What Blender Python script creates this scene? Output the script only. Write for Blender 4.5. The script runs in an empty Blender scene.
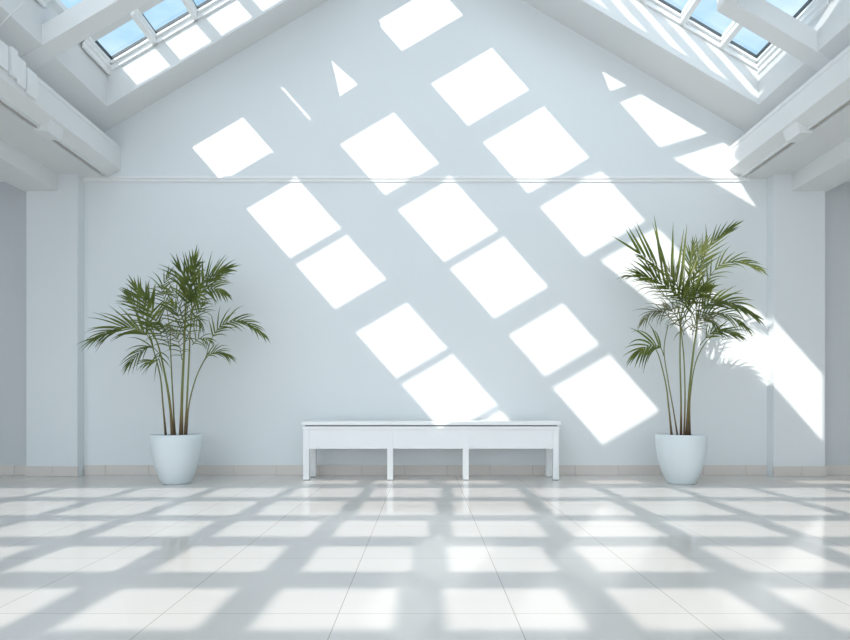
import bpy, bmesh, math, random
from mathutils import Vector, Matrix
from mathutils.geometry import tessellate_polygon
random.seed(7)
S = bpy.context.scene
COL = S.collection
B = 1.35            # sun: for every metre sideways it travels B metres into the room
C = 1.13            # ... and C metres down
KS, KG, SL = 5.32, 5.70, 0.59   # height of soffit / glazing plane on the axis, roof slope
D = 5.8             # distance from the camera to the end wall
F = 580.0           # focal length in pixels of the 850 px wide frame

# ------------------------------------------------------------------ materials
def mat(name, col, rough=0.6, spec=0.3, bump=0.0, bscale=60.0, vary=0.0, vscale=2.0, coat=0.0):
    m = bpy.data.materials.new(name); m.use_nodes = True
    nt = m.node_tree; b = nt.nodes['Principled BSDF']
    b.inputs['Base Color'].default_value = (*col, 1)
    b.inputs['Roughness'].default_value = rough
    b.inputs['Specular IOR Level'].default_value = spec
    b.inputs['Coat Weight'].default_value = coat
    tc = nt.nodes.new('ShaderNodeTexCoord')
    if vary:
        n = nt.nodes.new('ShaderNodeTexNoise'); n.inputs['Scale'].default_value = vscale
        n.inputs['Detail'].default_value = 4
        nt.links.new(tc.outputs['Object'], n.inputs['Vector'])
        r = nt.nodes.new('ShaderNodeMapRange')
        r.inputs['To Min'].default_value = 1 - vary; r.inputs['To Max'].default_value = 1 + vary
        nt.links.new(n.outputs['Fac'], r.inputs['Value'])
        h = nt.nodes.new('ShaderNodeHueSaturation'); h.inputs['Color'].default_value = (*col, 1)
        nt.links.new(r.outputs['Result'], h.inputs['Value'])
        nt.links.new(h.outputs['Color'], b.inputs['Base Color'])
    if bump:
        n = nt.nodes.new('ShaderNodeTexNoise'); n.inputs['Scale'].default_value = bscale
        nt.links.new(tc.outputs['Object'], n.inputs['Vector'])
        bp = nt.nodes.new('ShaderNodeBump'); bp.inputs['Strength'].default_value = bump
        bp.inputs['Distance'].default_value = 0.002
        nt.links.new(n.outputs['Fac'], bp.inputs['Height'])
        nt.links.new(bp.outputs['Normal'], b.inputs['Normal'])
    return m

M = {
 'wall':   mat('wall_paint', (.735, .765, .775), .75, .2, .15, 90, .012, .8),
 'aisle':  mat('aisle_wall_grey', (.58, .60, .61), .75, .2, .15, 90, .012, .8),  # same finish as the nave end wall, in a darker grey
 'trim':   mat('white_trim_paint', (.80, .81, .81), .55, .3, .1, 70, .01, 1),
 'beam':   mat('beam_paint', (.76, .77, .77), .65, .25, .15, 60, .02, 1.5),
 'soffit': mat('soffit_paint', (.72, .73, .73), .7, .2, .15, 60, .02, 1.2),
 'frame':  mat('skylight_frame_paint', (.84, .85, .85), .4, .4),
 'gasket': mat('dark_gasket_rubber', (.06, .075, .085), .5, .3),
 'base':   mat('baseboard_tile', (.66, .615, .57), .35, .4, 0, 1, .04, 3),
 'grout':  mat('grout_and_groove_shade', (.48, .45, .42), .8, .1),
 'bench':  mat('bench_lacquer', (.86, .87, .87), .32, .45, 0, 1, .01, 3),
 'foot_and_gap':   mat('bench_foot_pad_and_gap_shade', (.22, .23, .24), .6, .3),  # also used for the dark strip that paints the gap's shade
 'pot':    mat('pot_glaze', (.70, .765, .785), .38, .4, .08, 120, .02, 5),
 'soil':   mat('potting_soil', (.06, .035, .025), .95, .1, 1.0, 80, .3, 40),
 'outer':  mat('sun_mask_paint', (.80, .81, .82), .8, .2),
}

def floor_mat():
    m = bpy.data.materials.new('polished_floor_tile'); m.use_nodes = True
    nt = m.node_tree; N = nt.nodes; L = nt.links; b = N['Principled BSDF']
    tc = N.new('ShaderNodeTexCoord'); sp = N.new('ShaderNodeSeparateXYZ')
    L.new(tc.outputs['Object'], sp.inputs[0])
    def line(sock, off, pitch, w):
        a = N.new('ShaderNodeMath'); a.operation = 'ADD'; a.inputs[1].default_value = -off + 100 * pitch; L.new(sock, a.inputs[0])
        d = N.new('ShaderNodeMath'); d.operation = 'DIVIDE'; d.inputs[1].default_value = pitch; L.new(a.outputs[0], d.inputs[0])
        f = N.new('ShaderNodeMath'); f.operation = 'FRACT'; L.new(d.outputs[0], f.inputs[0])
        s = N.new('ShaderNodeMath'); s.operation = 'SUBTRACT'; s.inputs[1].default_value = .5; L.new(f.outputs[0], s.inputs[0])
        ab = N.new('ShaderNodeMath'); ab.operation = 'ABSOLUTE'; L.new(s.outputs[0], ab.inputs[0])
        g = N.new('ShaderNodeMath'); g.operation = 'GREATER_THAN'; g.inputs[1].default_value = .5 - w / pitch / 2; L.new(ab.outputs[0], g.inputs[0])
        fl = N.new('ShaderNodeMath'); fl.operation = 'FLOOR'; L.new(d.outputs[0], fl.inputs[0])
        return g.outputs[0], fl.outputs[0]
    gx, fx = line(sp.outputs['X'], -.29, .59, .0034)
    gy, fy = line(sp.outputs['Y'], -(D - 1.947), .703, .003)
    mx = N.new('ShaderNodeMath'); mx.operation = 'MAXIMUM'; L.new(gx, mx.inputs[0]); L.new(gy, mx.inputs[1])
    cb = N.new('ShaderNodeCombineXYZ'); L.new(fx, cb.inputs[0]); L.new(fy, cb.inputs[1])
    wn = N.new('ShaderNodeTexWhiteNoise'); L.new(cb.outputs[0], wn.inputs['Vector'])
    no = N.new('ShaderNodeTexNoise'); no.inputs['Scale'].default_value = 1.6; no.inputs['Detail'].default_value = 5
    mp = N.new('ShaderNodeMapping'); mp.inputs['Scale'].default_value = (1, 5, 1)
    L.new(tc.outputs['Object'], mp.inputs[0]); L.new(mp.outputs[0], no.inputs['Vector'])
    ad = N.new('ShaderNodeMath'); ad.operation = 'ADD'; L.new(wn.outputs['Value'], ad.inputs[0]); L.new(no.outputs['Fac'], ad.inputs[1])
    r = N.new('ShaderNodeMapRange'); r.inputs['From Max'].default_value = 2; r.inputs['To Min'].default_value = .97; r.inputs['To Max'].default_value = 1.03
    L.new(ad.outputs[0], r.inputs['Value'])
    h = N.new('ShaderNodeHueSaturation'); h.inputs['Color'].default_value = (.625, .605, .58, 1); L.new(r.outputs['Result'], h.inputs['Value'])
    mix = N.new('ShaderNodeMix'); mix.data_type = 'RGBA'
    fm = N.new('ShaderNodeMath'); fm.operation = 'MULTIPLY'; fm.inputs[1].default_value = .75; L.new(mx.outputs[0], fm.inputs[0])
    L.new(fm.outputs[0], mix.inputs['Factor']); L.new(h.outputs['Color'], mix.inputs['A']); mix.inputs['B'].default_value = (.33, .29, .25, 1)
    L.new(mix.outputs['Result'], b.inputs['Base Color'])
    rr = N.new('ShaderNodeMapRange'); rr.inputs['To Min'].default_value = .07; rr.inputs['To Max'].default_value = .14
    L.new(no.outputs['Fac'], rr.inputs['Value']); L.new(rr.outputs['Result'], b.inputs['Roughness'])
    b.inputs['Specular IOR Level'].default_value = .5
    return m
M['floor'] = floor_mat()

def glass_mat():
    m = bpy.data.materials.new('skylight_glass'); m.use_nodes = True
    nt = m.node_tree; N = nt.nodes; L = nt.links
    N.remove(N['Principled BSDF']); out = N['Material Output']
    t = N.new('ShaderNodeBsdfTransparent'); t.inputs['Color'].default_value = (.96, .985, .99, 1)
    g = N.new('ShaderNodeBsdfGlossy'); g.inputs['Roughness'].default_value = .02
    x = N.new('ShaderNodeMixShader'); x.inputs[0].default_value = .05; L.new(t.outputs[0], x.inputs[1]); L.new(g.outputs[0], x.inputs[2])
    L.new(x.outputs[0], out.inputs['Surface'])
    return m
M['glass'] = glass_mat()

def leaf_mat(name, c1, c2, trans):
    m = bpy.data.materials.new(name); m.use_nodes = True
    nt = m.node_tree; N = nt.nodes; L = nt.links; b = N['Principled BSDF']; out = N['Material Output']
    tc = N.new('ShaderNodeTexCoord'); no = N.new('ShaderNodeTexNoise'); no.inputs['Scale'].default_value = 9
    L.new(tc.outputs['Object'], no.inputs['Vector'])
    cr = N.new('ShaderNodeValToRGB'); cr.color_ramp.elements[0].position = .35; cr.color_ramp.elements[1].position = .68
    cr.color_ramp.elements[0].color = (*c1, 1); cr.color_ramp.elements[1].color = (*c2, 1)
    L.new(no.outputs['Fac'], cr.inputs[0]); L.new(cr.outputs[0], b.inputs['Base Color'])
    b.inputs['Roughness'].default_value = .42; b.inputs['Specular IOR Level'].default_value = .35
    tr = N.new('ShaderNodeBsdfTranslucent'); tr.inputs['Color'].default_value = (*trans, 1)
    x = N.new('ShaderNodeMixShader'); x.inputs[0].default_value = .3
    L.new(b.outputs[0], x.inputs[1]); L.new(tr.outputs[0], x.inputs[2]); L.new(x.outputs[0], out.inputs['Surface'])
    return m
M['leaf'] = leaf_mat('palm_leaf', (.055, .075, .014), (.165, .185, .036), (.16, .26, .04))
M['leafdry'] = leaf_mat('pale_palm_leaf', (.12, .14, .06), (.24, .23, .13), (.25, .25, .12))

def stem_mat():
    m = bpy.data.materials.new('palm_stem'); m.use_nodes = True
    nt = m.node_tree; N = nt.nodes; L = nt.links; b = N['Principled BSDF']
    tc = N.new('ShaderNodeTexCoord'); sp = N.new('ShaderNodeSeparateXYZ'); L.new(tc.outputs['Object'], sp.inputs[0])
    no = N.new('ShaderNodeTexNoise'); no.inputs['Scale'].default_value = 14; L.new(tc.outputs['Object'], no.inputs['Vector'])
    a = N.new('ShaderNodeMath'); a.operation = 'MULTIPLY_ADD'; a.inputs[1].default_value = .25
    L.new(no.outputs['Fac'], a.inputs[0]); L.new(sp.outputs['Z'], a.inputs[2])
    cr = N.new('ShaderNodeValToRGB'); e = cr.color_ramp.elements
    e[0].position = .5; e[0].color = (.075, .035, .018, 1); e[1].position = 1.15 if False else 1.0; e[1].color = (.17, .19, .045, 1)
    k = e.new(.75); k.color = (.18, .13, .035, 1)
    L.new(a.outputs[0], cr.inputs[0]); L.new(cr.outputs[0], b.inputs['Base Color']); b.inputs['Roughness'].default_value = .5
    return m
M['stem'] = stem_mat()

# ------------------------------------------------------------------ mesh helpers
def box(bm, x0, x1, y0, y1, z0, z1, bev=0.0):
    vs = [bm.verts.new((x, y, z)) for x in (x0, x1) for y in (y0, y1) for z in (z0, z1)]
    f = [(0, 1, 3, 2), (4, 6, 7, 5), (0, 4, 5, 1), (2, 3, 7, 6), (0, 2, 6, 4), (1, 5, 7, 3)]
    fs = [bm.faces.new([vs[i] for i in q]) for q in f]
    if bev:
        es = list({e for q in fs for e in q.edges})
        bmesh.ops.bevel(bm, geom=es, offset=bev, segments=2, affect='EDGES', profile=.6)

def prism(bm, pts, a, b, fn):
    """closed 2-D outline pts pushed from a to b; fn(u, v, w) gives the 3-D point"""
    n = len(pts)
    lo = [bm.verts.new(fn(u, v, a)) for u, v in pts]; hi = [bm.verts.new(fn(u, v, b)) for u, v in pts]
    bm.faces.new(lo); bm.faces.new(hi[::-1])
    for i in range(n):
        j = (i + 1) % n
        bm.faces.new((lo[i], hi[i], hi[j], lo[j]))

def plate(bm, outer, holes, a, b, fn):
    loops = [outer] + holes
    tris = tessellate_polygon([[Vector((u, v, 0)) for u, v in l] for l in loops])
    flat = [p for l in loops for p in l]
    lo = [bm.verts.new(fn(u, v, a)) for u, v in flat]; hi = [bm.verts.new(fn(u, v, b)) for u, v in flat]
    for t in tris:
        try:
            bm.faces.new([lo[i] for i in t]); bm.faces.new([hi[i] for i in reversed(t)])
        except ValueError: pass
    k = 0
    for l in loops:
        n = len(l)
        for i in range(n):
            p, q = k + i, k + (i + 1) % n
            bm.faces.new((lo[p], hi[p], hi[q], lo[q]))
        k += n

def obj(name, bm, m, parent=None, kind=None, smooth=False, loc=None):
    bmesh.ops.recalc_face_normals(bm, faces=bm.faces)
    me = bpy.data.meshes.new(name); bm.to_mesh(me); bm.free()
    me.materials.append(M[m] if isinstance(m, str) else m)
    if smooth:
        for p in me.polygons: p.use_smooth = True
    o = bpy.data.objects.new(name, me); COL.objects.link(o)
    if parent: o.parent = parent
    if kind: o['kind'] = kind
    if loc: o.location = loc
    return o
def struct(name, bm, m, parent=None, label=None):
    o = obj(name, bm, m, parent, None if parent else 'structure')
    if label: o['label'] = label
    return o
def NB(): return bmesh.new()
def rect(x0, x1, y0, y1): return [(x0, y0), (x1, y0), (x1, y1), (x0, y1)]
def tag(o, label, cat, group=None):
    o['label'] = label; o['category'] = cat
    if group: o['group'] = group
    return o
def thing(name, label, cat, loc, group=None):
    o = bpy.data.objects.new(name, None); COL.objects.link(o); o.location = loc
    o.empty_display_size = .2
    return tag(o, label, cat, group)

# ------------------------------------------------------------------ floor
bm = NB(); box(bm, -8.6, 6.2, -13.2, .3, -.1, 0); struct('floor', bm, 'floor', label='pale polished tile floor with thin grey joints')

# ------------------------------------------------------------------ end wall and its ledge
XE = 3.45                                    # inner face of the nave's side walls
def zs(x): return KS - SL * abs(x)
def zg(x): return KG - SL * abs(x)
bm = NB()
prism(bm, [(-3.66, 0), (3.66, 0), (3.66, zg(3.66) + .05), (0, KG + .05), (-3.66, zg(3.66) + .05)], 0, .25, lambda u, v, w: (u, w, v))
struct('wall_back', bm, 'wall', label='white gabled end wall')
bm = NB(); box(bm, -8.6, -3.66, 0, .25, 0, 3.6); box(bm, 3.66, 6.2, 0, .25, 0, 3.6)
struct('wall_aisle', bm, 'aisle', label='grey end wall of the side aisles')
bm = NB(); box(bm, -3.42, 3.24, -.022, 0, 2.955, 2.985, .006); box(bm, -3.42, 3.24, -.012, 0, 2.93, 2.955)
struct('trim_1', bm, 'trim', label='thin white ledge across the end wall')
bm = NB()
for s in (-1, 1): box(bm, min(s*3.92, s*6.1), max(s*3.92, s*6.1), -.018, 0, 2.93, 2.955)
struct('trim_2', bm, 'trim')
# pilasters
for n, (a, b_) in (('left', (-3.91, -3.41)), ('right', (3.42, 3.925))):
    bm = NB(); box(bm, a, b_, -.11, 0, 0, 2.97)
    struct('wall_pilaster_' + n, bm, 'wall', label='shallow white pilaster')

# baseboards: real tiles set on a grout strip
def baseboard(name, x0, x1, y, start):
    bm = NB(); box(bm, x0, x1, y - .006, y, 0, .096)
    o = struct(name, bm, 'grout')
    bm = NB(); x = start
    while x > x0: x -= .426
    while x < x1:
        w = .426
        a, b_ = max(x + .002, x0), min(x + w - .002, x1)
        if b_ - a > .01: box(bm, a, b_, y - .012, y - .001, .001, .1, .0015)
        x += w
    t = obj('tile_row', bm, 'base', o)
baseboard('baseboard_back', -3.40, 3.41, 0, -.63)
baseboard('baseboard_aisle_left', -8.5, -3.92, 0, -4.1)
baseboard('baseboard_aisle_right', 3.935, 6.1, 0, 4.0)
baseboard('baseboard_pilaster_left', -3.918, -3.402, -.11, -3.65)
baseboard('baseboard_pilaster_right', 3.412, 3.933, -.11, 3.69)

# ------------------------------------------------------------------ beams above the side colonnade
def sx(s, a, b_): return (min(s*a, s*b_), max(s*a, s*b_))
for s, n in ((-1, 'left'), (1, 'right')):
    bm = NB()
    prism(bm, [(s*3.04, 3.05), (s*3.16, 2.985), (s*3.40, 2.985), (s*3.40, 3.27), (s*3.04, 3.27)], -3.4, 0, lambda u, v, w: (u, w, v))
    a = sx(s, 3.035, 3.10); box(bm, a[0], a[1], -3.4, 0, 3.235, 3.275, .004)
    struct('trim_beam_' + n, bm, 'beam', label='white longitudinal beam under the roof eave')
    bm = NB(); a = sx(s, 3.20, 3.62); box(bm, a[0], a[1], -3.4, -.0, 2.965, 2.985)
    a = sx(s, 3.145, 3.165); box(bm, a[0], a[1], -3.4, -.001, 2.968, 2.990)
    struct('ceiling_strip_' + n, bm, 'soffit')
    bm = NB(); a = sx(s, 3.172, 3.176); box(bm, a[0], a[1], -3.4, -.13, 2.9635, 2.984)
    struct('trim_groove_shade_' + n, bm, 'grout')  # grey strip stands in for the shadow line of the gap
    bm = NB(); a = sx(s, 3.60, 3.96); box(bm, a[0], a[1], -3.4, -.0, 2.80, 2.985, .004)
    struct('trim_outer_beam_' + n, bm, 'beam', label='lower white beam over the aisle')
    # eave wall above the beam
    bm = NB(); a = sx(s, 3.40, 3.55); box(bm, a[0], a[1], -3.4, 0, 2.985, 3.66)
    box(bm, a[0], a[1], -3.9, -3.4, 3.35, 3.66)
    struct('wall_eave_' + n, bm, 'wall')
bm = NB(); box(bm, -8.6, -3.55, -B*C and -4.3, .25, 3.6, 3.7); struct('ceiling_aisle_left', bm, 'soffit')
bm = NB(); box(bm, 3.55, 6.2, -4.3, .25, 3.6, 3.7); struct('ceiling_aisle_right', bm, 'soffit')

# small wedge brackets under the beams, and the fittings on the left beam
def bracket(x0, x1, y0, y1, z0, z1, label):
    bm = NB(); s = 1 if x0 > 0 else -1
    i, o_ = (x0, x1) if s > 0 else (x1, x0)
    prism(bm, [(i, z1), (o_, z1), (o_, z0), (i + s*.03, z0)], y0, y1, lambda u, v, w: (u, w, v))
    tag(obj('beam_bracket', bm, 'beam'), label, 'bracket', 'brackets under the roof beams')
bracket(3.06, 3.20, -1.02, -.84, 2.945, 3.045, 'small white wedge bracket under the right roof beam')
bracket(-3.20, -3.06, -1.06, -.88, 2.945, 3.045, 'small white wedge bracket under the left roof beam')

# ------------------------------------------------------------------ roof of the nave
def fL(u, v, w): return (u, -v, zg(u) + w)
def holesT(x0, x1, ts): return [rect(x0, x1, a*B, b_*B) for a, b_ in ts]
YV = 0.29
YE = 4.30
# left slope openings: first row of skylight panes, then added openings shaped to cast the wall's sun patches
barsL = [-2.95, -2.56, -2.17, -1.78, -1.39, -1.0, -.61]
hl = []
hl.append(rect(-2.97, -.5, .31, .605))
Acol = [(.61, 1.03), (1.155, 1.62), (1.65, 2.07), (2.25, 2.68), (2.71, 3.18)]
Bcol = [(1.1, 1.58), (1.68, 2.17), (2.2, 2.67), (2.79, 3.18)]
Ccol = [(.51, .8), (1.06, 1.46), (1.58, 2.06), (2.15, 2.62)]
hl += holesT(-2.97, -2.43, Acol) + holesT(-1.98, -1.41, Bcol) + holesT(-1.03, -.39, Ccol)
hl.append([(-.95, 2.67*B), (-.36, 2.67*B), (-.24, 3.18*B), (-.84, 3.18*B)])
tri = [(-1.52, .57*B), (-1.48, .84*B), (-1.70, .85*B)]
hl.append(tri)
hl.append(rect(-2.04, -1.99, .57*B, .88*B))
bm = NB(); plate(bm, rect(-3.62, 0, -.25, YE), hl, -.0, .05, fL)
struct('ceiling_left', bm, 'soffit', label='left roof slope with skylight panes and added openings that shape the sun')
hr = [rect(.5, 3.08, .43, 1.33), [(.33, 2.05), (.6, 1.54), (.93, 1.54)], [(.33, 2.14), (1.02, 1.54), (1.74, 1.54), (.33, 2.72)], [(.36, 2.8), (1.84, 1.54), (2.1, 1.54), (2.1, 1.92), (1.6, 2.05), (1.42, 2.4), (1.3, 2.8)], rect(2.62, 3.08, 1.42, 1.95)]  # polygons past the panes are added, cut to shape sunlight on the wall
bm = NB(); plate(bm, rect(0, 3.62, -.25, YE), hr, -.0, .05, fL)
struct('ceiling_right', bm, 'soffit', label='right roof slope with skylight panes and added openings that shape the sun')
# deep lining: strip against the end wall, eave strips, ridge
def lining(bm, x0, x1, y0, y1, inset=0.0):
    """solid block between the soffit plane and the glazing plane"""
    prism(bm, [(x0, zs(x0)), (x1, zs(x1)), (x1, zg(x1) - .0005), (x0, zg(x0) - .0005)], -y0, -y1, lambda u, v, w: (u, w, v))
bm = NB(); lining(bm, -3.45, 0, 0, .29); lining(bm, -3.45, -3.02, .29, YE)
struct('ceiling_lining_left', bm, 'soffit')
bm = NB(); lining(bm, 0, 3.45, 0, .41); lining(bm, 3.10, 3.45, .41, YE)
struct('ceiling_lining_right', bm, 'soffit')
bm = NB(); lining(bm, -.12, 0, .29, YE); lining(bm, 0, .12, .41, YE); struct('ceiling_ridge', bm, 'beam')
def rafter(bm, x0, x1, y0, y1, h):
    prism(bm, [(x0, zs(x0) - .004), (x1, zs(x1) - .004), (x1, zs(x1) + h), (x0, zs(x0) + h)], -y0, -y1, lambda u, v, w: (u, w, v))
bm = NB(); rafter(bm, -3.30, -2.20, 1.07, 1.23, .16); rafter(bm, -2.20, -2.10, 1.07, YE - .01, .16)
struct('ceiling_rafter_left', bm, 'beam', label='deep white rafter between the left skylights')
bm = NB(); rafter(bm, 2.46, 3.30, 1.07, 1.22, .16); rafter(bm, 2.38, 2.46, 1.07, YE - .01, .16)
struct('ceiling_rafter_right', bm, 'beam', label='deep white rafter between the right skylights')
# unseen gable end over the camera, added with slots that shape wall sun patches
def strip(x0, x1, t0, t1):
    return [(x0 + t0, zg(x0) - C*t0), (x1 + t0, zg(x1) - C*t0), (x1 + t1, zg(x1) - C*t1), (x0 + t1, zg(x0) - C*t1)]
bm = NB()
plate(bm, [(-3.62, 3.6), (3.62, 3.6), (3.62, zg(3.62) + .05), (0, KG + .05), (-3.62, zg(3.62) + .05)],
      [[(-.82 - .005, zg(-.82) + C*.005), (-.17 - .005, zg(-.17) + C*.005), (.80, zg(-.17) - C*.97), (.80, zg(-.55) - C*1.35),
       (-.55 + .62, zg(-.55) - C*.62), (-.74 + .55, zg(-.74) - C*.55)], strip(-1.97, -1.40, .04, .56), strip(-2.95, -2.44, -.008, .20)], 0, .03, lambda u, v, w: (u, -YE - w, v))
struct('wall_gable_sun_mask', bm, 'outer')

# ------------------------------------------------------------------ skylight joinery (the panes the photo shows)
def window(name, sgn, xs, y0, y1, ext=.12):
    e = bpy.data.objects.new(name, None); COL.objects.link(e); e['kind'] = 'structure'
    e['label'] = 'row of skylight panes in the %s roof slope' % ('left' if sgn < 0 else 'right')
    def bar(bm, xa, xb, ya, yb, lo, hi):
        prism(bm, [(xa, zg(xa) + lo), (xb, zg(xb) + lo), (xb, zg(xb) + hi), (xa, zg(xa) + hi)], -ya, -yb, lambda u, v, w: (u, w, v))
    xa, xb = min(xs), max(xs)
    bm = NB()
    bar(bm, xa, xb, y0, y0 + .022, -.075, -.001); bar(bm, xa, xb, y0, y0 + .05, -.03, -.001)
    ex = xs[0]
    for k, (w_, lo) in enumerate(((.014, -.10), (.03, -.06), (.045, -.03))):
        p, q = (ex, ex - sgn*w_); bar(bm, min(p, q), max(p, q), y0, y1 + ext, lo, -.001)
    obj('window_frame', bm, 'frame', e)
    for x in xs[1:-1]:
        bm = NB(); bar(bm, x - .018, x + .018, y0, y1 - .002, -.075, .02); bar(bm, x - .018, x + .018, y1 - .002, y1 + ext, -.075, -.001); bar(bm, x - .024, x + .024, y0, y1 + ext - .01, -.03, -.001)
        obj('glazing_bar', bm, 'frame', e)
    bm = NB(); bar(bm, xa, xb, y0 + .05, y0 + .055, -.008, .02)
    for x in xs[1:-1]:
        bar(bm, x + .018, x + .022, y0 + .05, y1, -.0, .02)
    q = ex - sgn*.045; bar(bm, min(q, q - sgn*.006), max(q, q - sgn*.006), y0 + .05, y1, -.008, .02)
    obj('gasket', bm, 'gasket', e)
    bm = NB(); bar(bm, xa, xb, y0, y1, .022, .028)
    obj('glass', bm, 'glass', e)
    return e
window('window_1', -1, [-3.0, -2.56, -2.17, -1.78, -1.39, -1.0, -.5], .29, .605)
window('window_2', 1, [3.10, 2.75, 2.38, 2.01, 1.64, 1.27, .5], .41, 1.33, .03)
window('window_3', -1, [-3.0, -2.45], 1.23, 1.39)
window('window_4', 1, [3.10, 2.62], 1.40, 1.95)

# ------------------------------------------------------------------ hall behind the camera: added flat lattice that shapes the sun, side walls, glazed rear
H = 3.60
xo, yo = H/C, B*H/C
rows = [(1.79, 2.18), (2.42, 2.84), (3.07, 3.47), (3.67, 4.19), (4.39, 4.86), (5.14, 5.35), (1.15, 1.55), (.50, .90), (-.15, .25), (-.8, -.4), (-1.45, -1.05), (-2.1, -1.7)]
holes = []
# added bars, spaced per row to shape floor sun patches: (axis, pitch, bar width)
mask_bars = {1.79: (-.02, .615, .17), 2.42: (.02, .625, .165), 3.07: (.08, .64, .135), 3.67: (.13, .64, .13), 4.39: (.17, .645, .10), 5.14: (.10, .645, .16)}
for a, b_ in rows:
    g, pt, wd = mask_bars.get(a, (-.02, .62, .17))
    for k in range(-7, 7):
        x = g + pt*k + wd/2; x2 = x + pt - wd
        if a == 5.14 and k not in (-2, -1, 0, 2, 5, 6): continue
        holes.append(rect(x - xo - .015, x2 - xo + .005, (D - b_) + yo - .03, (D - a) + yo + .008))
bm = NB(); plate(bm, rect(-8.6, 6.2, YE, 13.2), holes, 0, .02, lambda u, v, w: (u, -v, H + w))
struct('ceiling_sun_mask', bm, 'outer', label='unseen flat lattice added over the hall to shape the floor sun patches')
bm = NB(); box(bm, -8.7, -8.6, -13.2, .25, 0, 3.7); struct('wall_left', bm, 'wall')
bm = NB(); box(bm, 6.2, 6.3, -13.2, .25, 0, 3.7); struct('wall_right', bm, 'wall')
bm = NB()
hs = [rect(-8.3 + 1.45*k, -8.3 + 1.45*k + 1.3, .25, 3.4) for k in range(10)]
plate(bm, rect(-8.6, 6.2, 0, 3.6), hs, 0, .08, lambda u, v, w: (u, -13.2 + w, v)); struct('wall_rear', bm, 'wall')

# ------------------------------------------------------------------ fittings on the left beam
def fitting(px0, px1, z0, z1, dx, label, bend=0.0):
    y0 = D - 3.04*F/(425 - px0); y1 = D - 3.04*F/(425 - px1)
    bm = NB()
    n = 8; pts = []
    for i in range(n + 1):
        t = i/n; pts.append((-3.034 + dx*(1 + bend*math.sin(t*math.pi)), z0 + (z1 - z0)*t - .01*bend*t*t))
    pts += [(-3.036, z1), (-3.036, z0)]
    prism(bm, pts, -y0, -y1, lambda u, v, w: (u, w, v))
    return tag(obj('beam_clamp', bm, 'trim'), label, 'bracket', 'pale plates fixed to the left beam')
fitting(-6, 6, 3.12, 3.30, .012, 'flat white plate on the left roof beam, cut by the picture edge')
fitting(8, 14, 3.11, 3.315, .024, 'narrow raised white plate on the left roof beam')
fitting(15, 24, 3.09, 3.295, .010, 'wider flat white plate on the left roof beam')
fitting(25, 34, 3.07, 3.28, .014, 'rounded white plate on the left roof beam, nearest the end wall', 1.2)

def tube(bm, pts, radii, seg=8):
    rings = []
    n = len(pts)
    for i, p in enumerate(pts):
        t = (pts[min(i + 1, n - 1)] - pts[max(i - 1, 0)]).normalized()
        a = t.cross(Vector((.13, 1, .07))).normalized(); b_ = t.cross(a)
        rings.append([bm.verts.new(p + (a*math.cos(k*2*math.pi/seg) + b_*math.sin(k*2*math.pi/seg))*radii[i]) for k in range(seg)])
    for r, q in zip(rings, rings[1:]):
        for k in range(seg): bm.faces.new((r[k], r[(k+1) % seg], q[(k+1) % seg], q[k]))
    bm.faces.new(rings[0][::-1]); bm.faces.new(rings[-1])
def cat(P, n):
    """Catmull-Rom through P, n samples"""
    Q = [P[0]*2 - P[1]] + list(P) + [P[-1]*2 - P[-2]]
    out = []
    m = len(P) - 1
    for i in range(n + 1):
        u = i/n*m; k = min(int(u), m - 1); t = u - k
        a, b_, c, d = Q[k:k+4]
        out.append(.5*((2*b_) + (c - a)*t + (2*a - 5*b_ + 4*c - d)*t*t + (3*b_ - a - 3*c + d)*t**3))
    return out
bm = NB()
cp = cat([Vector((-2.90, -1.6, 3.612)), Vector((-2.94, -1.6, 3.585)), Vector((-3.03, -1.6, 3.50)), Vector((-3.10, -1.6, 3.42)), Vector((-3.16, -1.6, 3.36)), Vector((-3.20, -1.6, 3.28))], 20)
tube(bm, cp, [.003]*len(cp), 6)
tag(obj('cable', bm, 'frame', smooth=True), 'thin pale cable hanging from the left roof slope to the beam', 'cable')

# ------------------------------------------------------------------ bench
bx, by = .0565, -.245
bench = thing('bench', 'long white bench with four front legs standing against the end wall', 'bench', (bx, by, 0))
yf, yb = -(D - 5.39) - by, -.075 - by
bm = NB(); box(bm, -1.205, 1.205, yf - .012, yb, .513, .546, .006); obj('seat_top', bm, 'bench', bench)
bm = NB(); box(bm, -1.175, 1.175, yf + .018, yb - .012, .501, .513); obj('shadow_gap', bm, 'foot_and_gap', bench)  # dark strip under the seat top, standing in for the shade there
bm = NB(); box(bm, -1.197, 1.197, yf - .004, yb - .006, .473, .501, .004); obj('seat_frame', bm, 'bench', bench)
legs = [(-1.134, -1.078), (-.352, -.297), (.351, .407), (1.19, 1.245)]
for (a, b_) in legs:
    bm = NB(); box(bm, a - bx, b_ - bx, yf, yf + .055, .006, .473, .002); l = obj('leg', bm, 'bench', bench)
    bm = NB(); box(bm, a - bx + .003, b_ - bx - .003, yf + .003, yf + .052, 0, .006); obj('foot_pad', bm, 'foot_and_gap', l)
for (a, b_) in ((-1.134, -1.080), (1.19, 1.245)):
    bm = NB(); box(bm, a - bx + (.02 if a < 0 else -.012), b_ - bx + (.02 if a < 0 else -.012), yb - .10, yb - .046, .006, .473, .002); l = obj('leg', bm, 'bench', bench)
    bm = NB(); box(bm, a - bx + .022, b_ - bx + .01, yb - .097, yb - .049, 0, .006); obj('foot_pad', bm, 'foot_and_gap', l)
for (a, b_) in zip(legs, legs[1:]):
    bm = NB(); box(bm, a[1] - bx, b_[0] - bx, yf + .006, yf + .026, .293, .473, .0015); obj('apron', bm, 'bench', bench)
bm = NB(); box(bm, -1.15, 1.15, yb - .07, yb - .05, .38, .473, .0015); obj('back_rail', bm, 'bench', bench)
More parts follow.
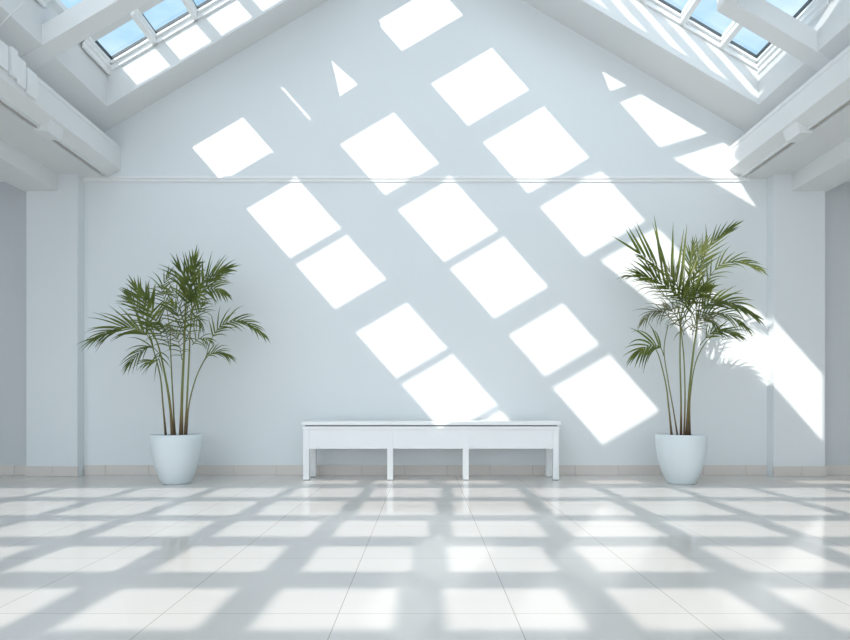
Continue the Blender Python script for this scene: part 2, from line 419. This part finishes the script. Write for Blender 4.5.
for s in (-1, 1):
    bm = NB(); x = s*1.165; box(bm, x - .01, x + .01, yf + .055, yb - .10, .293, .473, .0015); obj('side_rail', bm, 'bench', bench)

# ------------------------------------------------------------------ potted palms
PD = 5.2
prof = [(.0, .0), (.118, .0), (.125, .006), (.132, .022), (.161, .084), (.181, .14), (.196, .196), (.211, .266), (.220, .336), (.2245, .395),
        (.2235, .428), (.219, .437), (.211, .439), (.203, .432), (.203, .40), (.200, .33)]
def lathe(bm, prof, seg=64):
    rings = []
    for r, z in prof:
        if r < 1e-5: rings.append([bm.verts.new((0, 0, z))]); continue
        rings.append([bm.verts.new((r*math.cos(2*math.pi*k/seg), r*math.sin(2*math.pi*k/seg), z)) for k in range(seg)])
    for a, b_ in zip(rings, rings[1:]):
        for k in range(seg):
            j = (k + 1) % seg
            if len(a) == 1: bm.faces.new((a[0], b_[j], b_[k]))
            elif len(b_) == 1: bm.faces.new((a[k], a[j], b_[0]))
            else: bm.faces.new((a[k], a[j], b_[j], b_[k]))
def leaflet(bm, p, d, up, L, w, droop, n=6):
    """narrow folded blade from p along d, bending down by droop"""
    d = d.normalized(); pos = p.copy(); rows_ = []
    for i in range(n + 1):
        t = i/n
        side = d.cross(up)
        if side.length < 1e-4: side = Vector((1, 0, 0))
        side.normalize(); nrm = side.cross(d).normalized()
        ww = w*(math.sin(math.pi*min(1, (t*.92 + .08))**.62))*.5 if i < n else 0.0004
        rows_.append((bm.verts.new(pos - side*ww + nrm*ww*.35), bm.verts.new(pos - nrm*.0005), bm.verts.new(pos + side*ww + nrm*ww*.35)))
        d = (d + Vector((0, 0, -1))*droop*(.3 + t)/n).normalized()
        pos = pos + d*(L/n)
    for a, b_ in zip(rows_, rows_[1:]):
        bm.faces.new((a[0], a[1], b_[1], b_[0])); bm.faces.new((a[1], a[2], b_[2], b_[1]))
def palm(cx, label, stems, fronds, seed):
    rnd = random.Random(seed)
    X0 = (cx - 425)*PD/F
    root = thing('potted_palm', label, 'potted plant', (X0, -(D - PD), 0), 'potted palms on either side of the bench')
    bm = NB(); lathe(bm, [(r*.97, z) for r, z in prof]); obj('pot', bm, 'pot', root, smooth=True)
    bm = NB(); lathe(bm, [(0, .428), (.1, .427), (.17, .422), (.196, .418), (.196, .39)], 48)
    for v in bm.verts: v.co.z += rnd.uniform(-.004, .004) if v.co.z > .42 else 0
    obj('soil', bm, 'soil', root)
    def W(px, py, dy=0.0):
        d = PD - dy      # dy towards the camera
        return Vector(((px - 425)*d/F - X0, dy*-1.0, .7 - (py - 405)*d/F))
    for pts, r0, r1 in stems:
        P = [W(*p) for p in pts]; P[0].z = .40
        cp_ = cat(P, 28); bm = NB()
        tube(bm, cp_, [r0*(1 + .5*max(0, 1 - i/5)) + (r1 - r0)*i/28 for i in range(29)], 8)
        obj('stem', bm, 'stem', root, smooth=True)
    for f in fronds:
        P = [W(*p) for p in f['p']]
        n = f.get('n', 15); L = f.get('L', .26)*1.06; w = f.get('w', .017)*1.1; dr = f.get('droop', .5)
        fan = f.get('fan', 50); s0 = f.get('s', .3); plane = Vector(f.get('up', (0, -1, .35))).normalized()
        cp_ = cat(P, 40); bm = NB()
        tube(bm, cp_, [.0042*(1 - .8*i/40) for i in range(41)], 6)
        for k in range(n):
            t = s0 + (1 - s0)*k/(n - 1)
            i = min(40, int(t*40)); p = cp_[i]; tg = (cp_[min(40, i + 1)] - cp_[max(0, i - 1)]).normalized()
            sd = tg.cross(plane).normalized()
            u = (t - s0)/(1 - s0)
            ang = math.radians(fan*(1 - .75*u**f.get('pw', 1.3)))
            ll = L*(.62 + .5*math.sin(math.pi*min(1, u*.9 + .12)))*rnd.uniform(.85, 1.1)
            for sg in f.get('sides', (-1, 1)):
                a2 = ang*rnd.uniform(.72, 1.25)
                dv = tg*math.cos(a2) + sd*sg*math.sin(a2) + plane*rnd.uniform(.0, .28)
                leaflet(bm, p, dv, plane, ll*rnd.uniform(.88, 1.08), w*rnd.uniform(.8, 1.15), dr*rnd.uniform(.4, 1.8))
        leaflet(bm, cp_[-1], cp_[-1] - cp_[-3], plane, L*.7, w, dr)
        for v in bm.verts: v.co.y = min(v.co.y, .57)
        obj('frond', bm, f.get('m', 'leaf'), root)
    return root

stemsL = [
 ([(166, 436, .0), (163, 405, .0), (160, 375, .0), (152, 345, .02), (146, 325, .03)], .008, .004),
 ([(173, 436, .03), (170, 405, .03), (165, 375, .04), (158, 345, .06), (150, 328, .08)], .013, .005),
 ([(175, 436, -.02), (173, 400, -.03), (171, 360, -.05), (170, 325, -.05)], .008, .004),
 ([(181, 436, .0), (182, 395, .0), (184, 350, .0), (186, 305, .0), (190, 285, .0)], .014, .005),
 ([(185, 436, .02), (187, 400, .03), (189, 360, .03), (191, 320, .02), (196, 298, .02)], .010, .004),
 ([(186, 436, -.03), (189, 405, -.04), (196, 378, -.06), (206, 357, -.08), (214, 345, -.08)], .007, .004),
]
frondsL = [
 dict(p=[(187, 312, 0), (190, 290, 0), (194, 264, 0)], L=.25, fan=56, n=8, s=.2, droop=.15, w=.020, pw=.8),
 dict(p=[(188, 305, .05), (190, 292, .08), (181, 272, .14)], L=.24, fan=60, n=6, s=.2, droop=.5, w=.018, pw=.8),
 dict(p=[(190, 300, 0), (200, 284, 0), (214, 274, .0), (226, 269, .0)], L=.20, fan=48, n=12, s=.2, droop=.35, w=.015),
 dict(p=[(190, 305, .1), (200, 292, .15), (212, 288, .2), (222, 292, .24)], L=.20, fan=55, n=11, s=.1, droop=.9, w=.015),
 dict(p=[(206, 357, -.08), (212, 338, -.06), (224, 324, -.05), (243, 321, -.04), (260, 332, -.02)], L=.20, fan=38, n=15, s=.28, droop=.9, w=.013),
 dict(p=[(200, 368, -.05), (208, 356, -.02), (218, 352, .0), (228, 356, .02)], L=.15, fan=30, n=9, s=.35, droop=1.0, w=.010),
 dict(p=[(152, 342, .02), (142, 331, .05), (122, 327, .08), (98, 337, .1)], L=.26, fan=42, n=18, s=.2, droop=.6, w=.014),
 dict(p=[(156, 340, .06), (150, 320, .1), (144, 304, .12), (137, 290, .14)], L=.20, fan=58, n=9, s=.2, droop=.25, w=.018),
 dict(p=[(162, 338, .1), (155, 318, .15), (147, 300, .2)], L=.24, fan=74, n=9, s=.1, droop=.3, w=.018, pw=.9),
 dict(p=[(170, 330, -.05), (166, 305, -.06), (162, 290, -.08), (168, 276, -.1)], L=.17, fan=55, n=10, s=.3, droop=.9, w=.010),
 dict(p=[(158, 352, .02), (150, 346, .08), (140, 352, .14), (131, 362, .16)], L=.19, fan=40, n=9, s=.2, droop=.9, w=.011),
 dict(p=[(184, 335, .06), (179, 318, .12), (174, 306, .17)], L=.20, fan=65, n=9, s=.1, droop=1.0, w=.013),
 dict(p=[(184, 345, -.02), (192, 325, -.04), (198, 312, -.06), (202, 305, -.1)], L=.16, fan=60, n=10, s=.1, droop=1.2, w=.010),
 dict(p=[(170, 350, .1), (166, 332, .2), (162, 325, .28)], L=.20, fan=70, n=9, s=.1, droop=1.5, w=.011),
 dict(p=[(183, 300, .02), (187, 288, .05), (190, 276, .10), (196, 268, .16)], L=.22, fan=58, n=10, s=.1, droop=1.0, w=.018),
 dict(p=[(182, 360, .05), (178, 340, .08), (172, 330, .12)], L=.15, fan=60, n=9, s=.1, droop=1.4, w=.008, m='leafdry'),

 dict(p=[(176, 340, .0), (184, 322, .0), (193, 314, .0), (199, 322, .02)], L=.19, fan=60, n=9, s=.1, droop=1.6, w=.008),
 dict(p=[(186, 330, .0), (180, 308, .02), (176, 295, .04), (168, 290, .06)], L=.18, fan=65, n=9, s=.1, droop=1.2, w=.010),
 dict(p=[(192, 345, -.02), (200, 338, -.02), (208, 340, .0)], L=.15, fan=60, n=7, s=.1, droop=1.5, w=.008),

 dict(p=[(154, 338, .0), (146, 322, .0), (136, 306, -.02), (130, 298, -.04)], L=.2, fan=48, n=10, s=.15, droop=.5, w=.013),
 dict(p=[(160, 350, .04), (158, 360, .08), (150, 362, .12)], L=.18, fan=55, n=7, s=.1, droop=1.6, w=.010),
 dict(p=[(190, 315, .0), (198, 300, .02), (208, 284, .03), (216, 278, .04)], L=.22, fan=42, n=10, s=.1, droop=.7, w=.013),
]
stemsR = [
 ([(672, 436, .0), (669, 410, .0), (666, 385, .0), (660, 360, .02), (655, 347, .03)], .008, .004),
 ([(678, 436, .02), (673, 408, .03), (668, 380, .03), (664, 350, .03), (668, 325, .02)], .006, .004),
 ([(681, 436, -.02), (681, 400, -.02), (680, 360, -.03), (680, 320, -.02), (676, 300, .0)], .009, .004),
 ([(684, 436, .03), (685, 400, .04), (684, 360, .05), (681, 325, .05), (683, 305, .06)], .007, .004),
 ([(687, 436, .0), (689, 395, .0), (693, 355, .0), (697, 325, .0), (700, 300, .0)], .012, .005),
 ([(690, 436, -.03), (690, 400, -.04), (695, 365, -.05), (704, 345, -.06), (714, 334, -.06)], .006, .004),
]
frondsR = [
 dict(p=[(697, 304, .1), (684, 290, .12), (664, 270, .14), (640, 254, .15)], L=.42, fan=82, n=13, s=.12, droop=.0, w=.023, sides=(1,), pw=1.0),
 dict(p=[(697, 305, .1), (684, 292, .12), (664, 273, .14), (646, 260, .15)], L=.17, fan=30, n=9, s=.15, droop=.5, w=.020, sides=(-1,)),
 dict(p=[(690, 310, .05), (672, 292, .08), (655, 280, .1), (640, 274, .12)], L=.20, fan=40, n=13, s=.2, droop=.4, w=.017),
 dict(p=[(690, 290, 0), (700, 266, 0), (713, 242, 0), (730, 229, .0)], L=.20, fan=38, n=12, s=.15, droop=.1, w=.014),
 dict(p=[(696, 305, -.02), (706, 282, -.03), (722, 264, -.03), (742, 262, -.03), (757, 268, -.02)], L=.18, fan=40, n=16, s=.1, droop=.8, w=.013),
 dict(p=[(698, 312, .06), (712, 302, .08), (730, 302, .1), (752, 315, .12)], L=.21, fan=40, n=14, s=.1, droop=.7, w=.017),
 dict(p=[(700, 345, -.06), (710, 334, -.05), (722, 331, -.03), (736, 335, .0)], L=.16, fan=36, n=12, s=.2, droop=.9, w=.012),
 dict(p=[(664, 356, .03), (660, 347, .05), (650, 345, .08), (640, 351, .1)], L=.27, fan=50, n=9, s=.3, droop=1.3, w=.017),
 dict(p=[(680, 310, -.05), (660, 292, -.06), (642, 278, -.06), (632, 276, -.06)], L=.20, fan=30, n=12, s=.2, droop=1.1, w=.008, m='leafdry'),
 dict(p=[(676, 325, .0), (664, 312, .0), (652, 312, .02), (644, 320, .02)], L=.17, fan=35, n=10, s=.2, droop=1.2, w=.008, m='leafdry'),
 dict(p=[(686, 320, .1), (682, 302, .18), (684, 290, .26)], L=.22, fan=70, n=10, s=.1, droop=1.3, w=.012),
 dict(p=[(690, 318, .02), (700, 300, .04), (708, 292, .1)], L=.20, fan=60, n=10, s=.1, droop=1.1, w=.011),
 dict(p=[(690, 300, -.05), (692, 280, -.08), (690, 262, -.1), (692, 250, -.1)], L=.18, fan=45, n=11, s=.1, droop=.5, w=.013),
 dict(p=[(684, 335, .05), (678, 318, .1), (668, 308, .14)], L=.18, fan=60, n=9, s=.1, droop=1.5, w=.009, m='leafdry'),
 dict(p=[(692, 335, .02), (698, 320, .05), (706, 318, .08)], L=.17, fan=50, n=9, s=.1, droop=1.5, w=.009, m='leafdry'),
 dict(p=[(686, 306, .08), (694, 296, .16), (704, 290, .24)], L=.20, fan=60, n=9, s=.1, droop=.7, w=.016),

 dict(p=[(682, 330, .0), (676, 316, .0), (668, 308, .0), (660, 312, .02)], L=.20, fan=60, n=10, s=.1, droop=1.6, w=.007, m='leafdry'),
 dict(p=[(690, 330, .0), (700, 320, .0), (708, 318, .0), (716, 326, .02)], L=.18, fan=60, n=9, s=.1, droop=1.6, w=.008),
 dict(p=[(684, 300, .02), (676, 284, .02), (670, 272, .04)], L=.2, fan=60, n=9, s=.1, droop=.9, w=.009, m='leafdry'),

 dict(p=[(692, 312, .08), (678, 296, .12), (660, 280, .16), (650, 272, .18)], L=.27, fan=60, n=12, s=.1, droop=.3, w=.018, sides=(1,)),
 dict(p=[(698, 318, .0), (712, 312, .0), (730, 316, .0), (744, 326, .0)], L=.18, fan=38, n=12, s=.1, droop=1.0, w=.012),
 dict(p=[(690, 285, .02), (698, 262, .02), (704, 248, .02)], L=.20, fan=45, n=9, s=.1, droop=.4, w=.013),
]
palm(176.4, 'potted palm left of the bench in a white tapered pot, shaded wall behind', stemsL, frondsL, 3)
palm(681.0, 'taller potted palm right of the bench, its fronds against sunlit wall', stemsR, frondsR, 5)

# ------------------------------------------------------------------ sun, sky, camera
sd = Vector((1, B, -C)).normalized()
sun = bpy.data.lights.new('sun', 'SUN'); sun.energy = 3.3; sun.angle = math.radians(.4); sun.color = (1, .95, .89)
so = bpy.data.objects.new('sun', sun); COL.objects.link(so)
so.rotation_euler = sd.to_track_quat('-Z', 'Y').to_euler(); so.location = (-6, -9, 9)

w = bpy.data.worlds.new('sky'); S.world = w; w.use_nodes = True
nt = w.node_tree; N = nt.nodes; L = nt.links; bg = N['Background']
tc = N.new('ShaderNodeTexCoord'); sp = N.new('ShaderNodeSeparateXYZ'); L.new(tc.outputs['Generated'], sp.inputs[0])
no = N.new('ShaderNodeTexNoise'); no.inputs['Scale'].default_value = 3.2; no.inputs['Detail'].default_value = 6; no.inputs['Roughness'].default_value = .55
mp = N.new('ShaderNodeMapping'); mp.inputs['Scale'].default_value = (1, 1, 2.6); mp.inputs['Rotation'].default_value = (.3, .5, 0)
L.new(tc.outputs['Generated'], mp.inputs[0]); L.new(mp.outputs[0], no.inputs['Vector'])
cr = N.new('ShaderNodeValToRGB'); cr.color_ramp.elements[0].position = .5; cr.color_ramp.elements[1].position = .72
cr.color_ramp.elements[0].color = (0, 0, 0, 1); cr.color_ramp.elements[1].color = (.6, .6, .6, 1)
L.new(no.outputs['Fac'], cr.inputs[0])
zr = N.new('ShaderNodeValToRGB')
zr.color_ramp.elements[0].position = 0; zr.color_ramp.elements[0].color = (1.1, 1.2, 1.3, 1)
zr.color_ramp.elements[1].position = .9; zr.color_ramp.elements[1].color = (.28, .55, .85, 1)
e = zr.color_ramp.elements.new(.35); e.color = (.46, .72, .93, 1)
L.new(sp.outputs['Z'], zr.inputs[0])
mx = N.new('ShaderNodeMix'); mx.data_type = 'RGBA'; L.new(cr.outputs[0], mx.inputs['Factor']); L.new(zr.outputs[0], mx.inputs['A'])
mx.inputs['B'].default_value = (1.1, 1.15, 1.2, 1)
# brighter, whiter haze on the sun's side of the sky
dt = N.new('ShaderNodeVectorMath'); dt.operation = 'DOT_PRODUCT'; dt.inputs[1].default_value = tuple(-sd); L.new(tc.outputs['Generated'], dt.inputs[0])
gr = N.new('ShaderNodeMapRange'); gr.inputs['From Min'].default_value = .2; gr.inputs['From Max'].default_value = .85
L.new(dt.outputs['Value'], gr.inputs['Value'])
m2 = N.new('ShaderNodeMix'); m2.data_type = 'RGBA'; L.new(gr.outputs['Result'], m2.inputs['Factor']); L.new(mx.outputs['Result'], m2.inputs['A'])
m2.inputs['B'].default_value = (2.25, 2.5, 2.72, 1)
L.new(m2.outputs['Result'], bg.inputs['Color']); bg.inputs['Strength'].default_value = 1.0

cd = bpy.data.cameras.new('camera'); co = bpy.data.objects.new('camera', cd); COL.objects.link(co)
cd.sensor_width = 36; cd.lens = F/850*36; cd.shift_y = .1; cd.clip_start = .05
co.location = (0, -D, .7); co.rotation_euler = (math.pi/2, 0, 0)
S.camera = co
S.view_settings.view_transform = 'Standard'; S.view_settings.look = 'None'; S.view_settings.gamma = 1
S.view_settings.use_curve_mapping = False; S.view_settings.exposure = 0.23
S.cycles.max_bounces = 12; S.cycles.diffuse_bounces = 8; S.cycles.transparent_max_bounces = 16
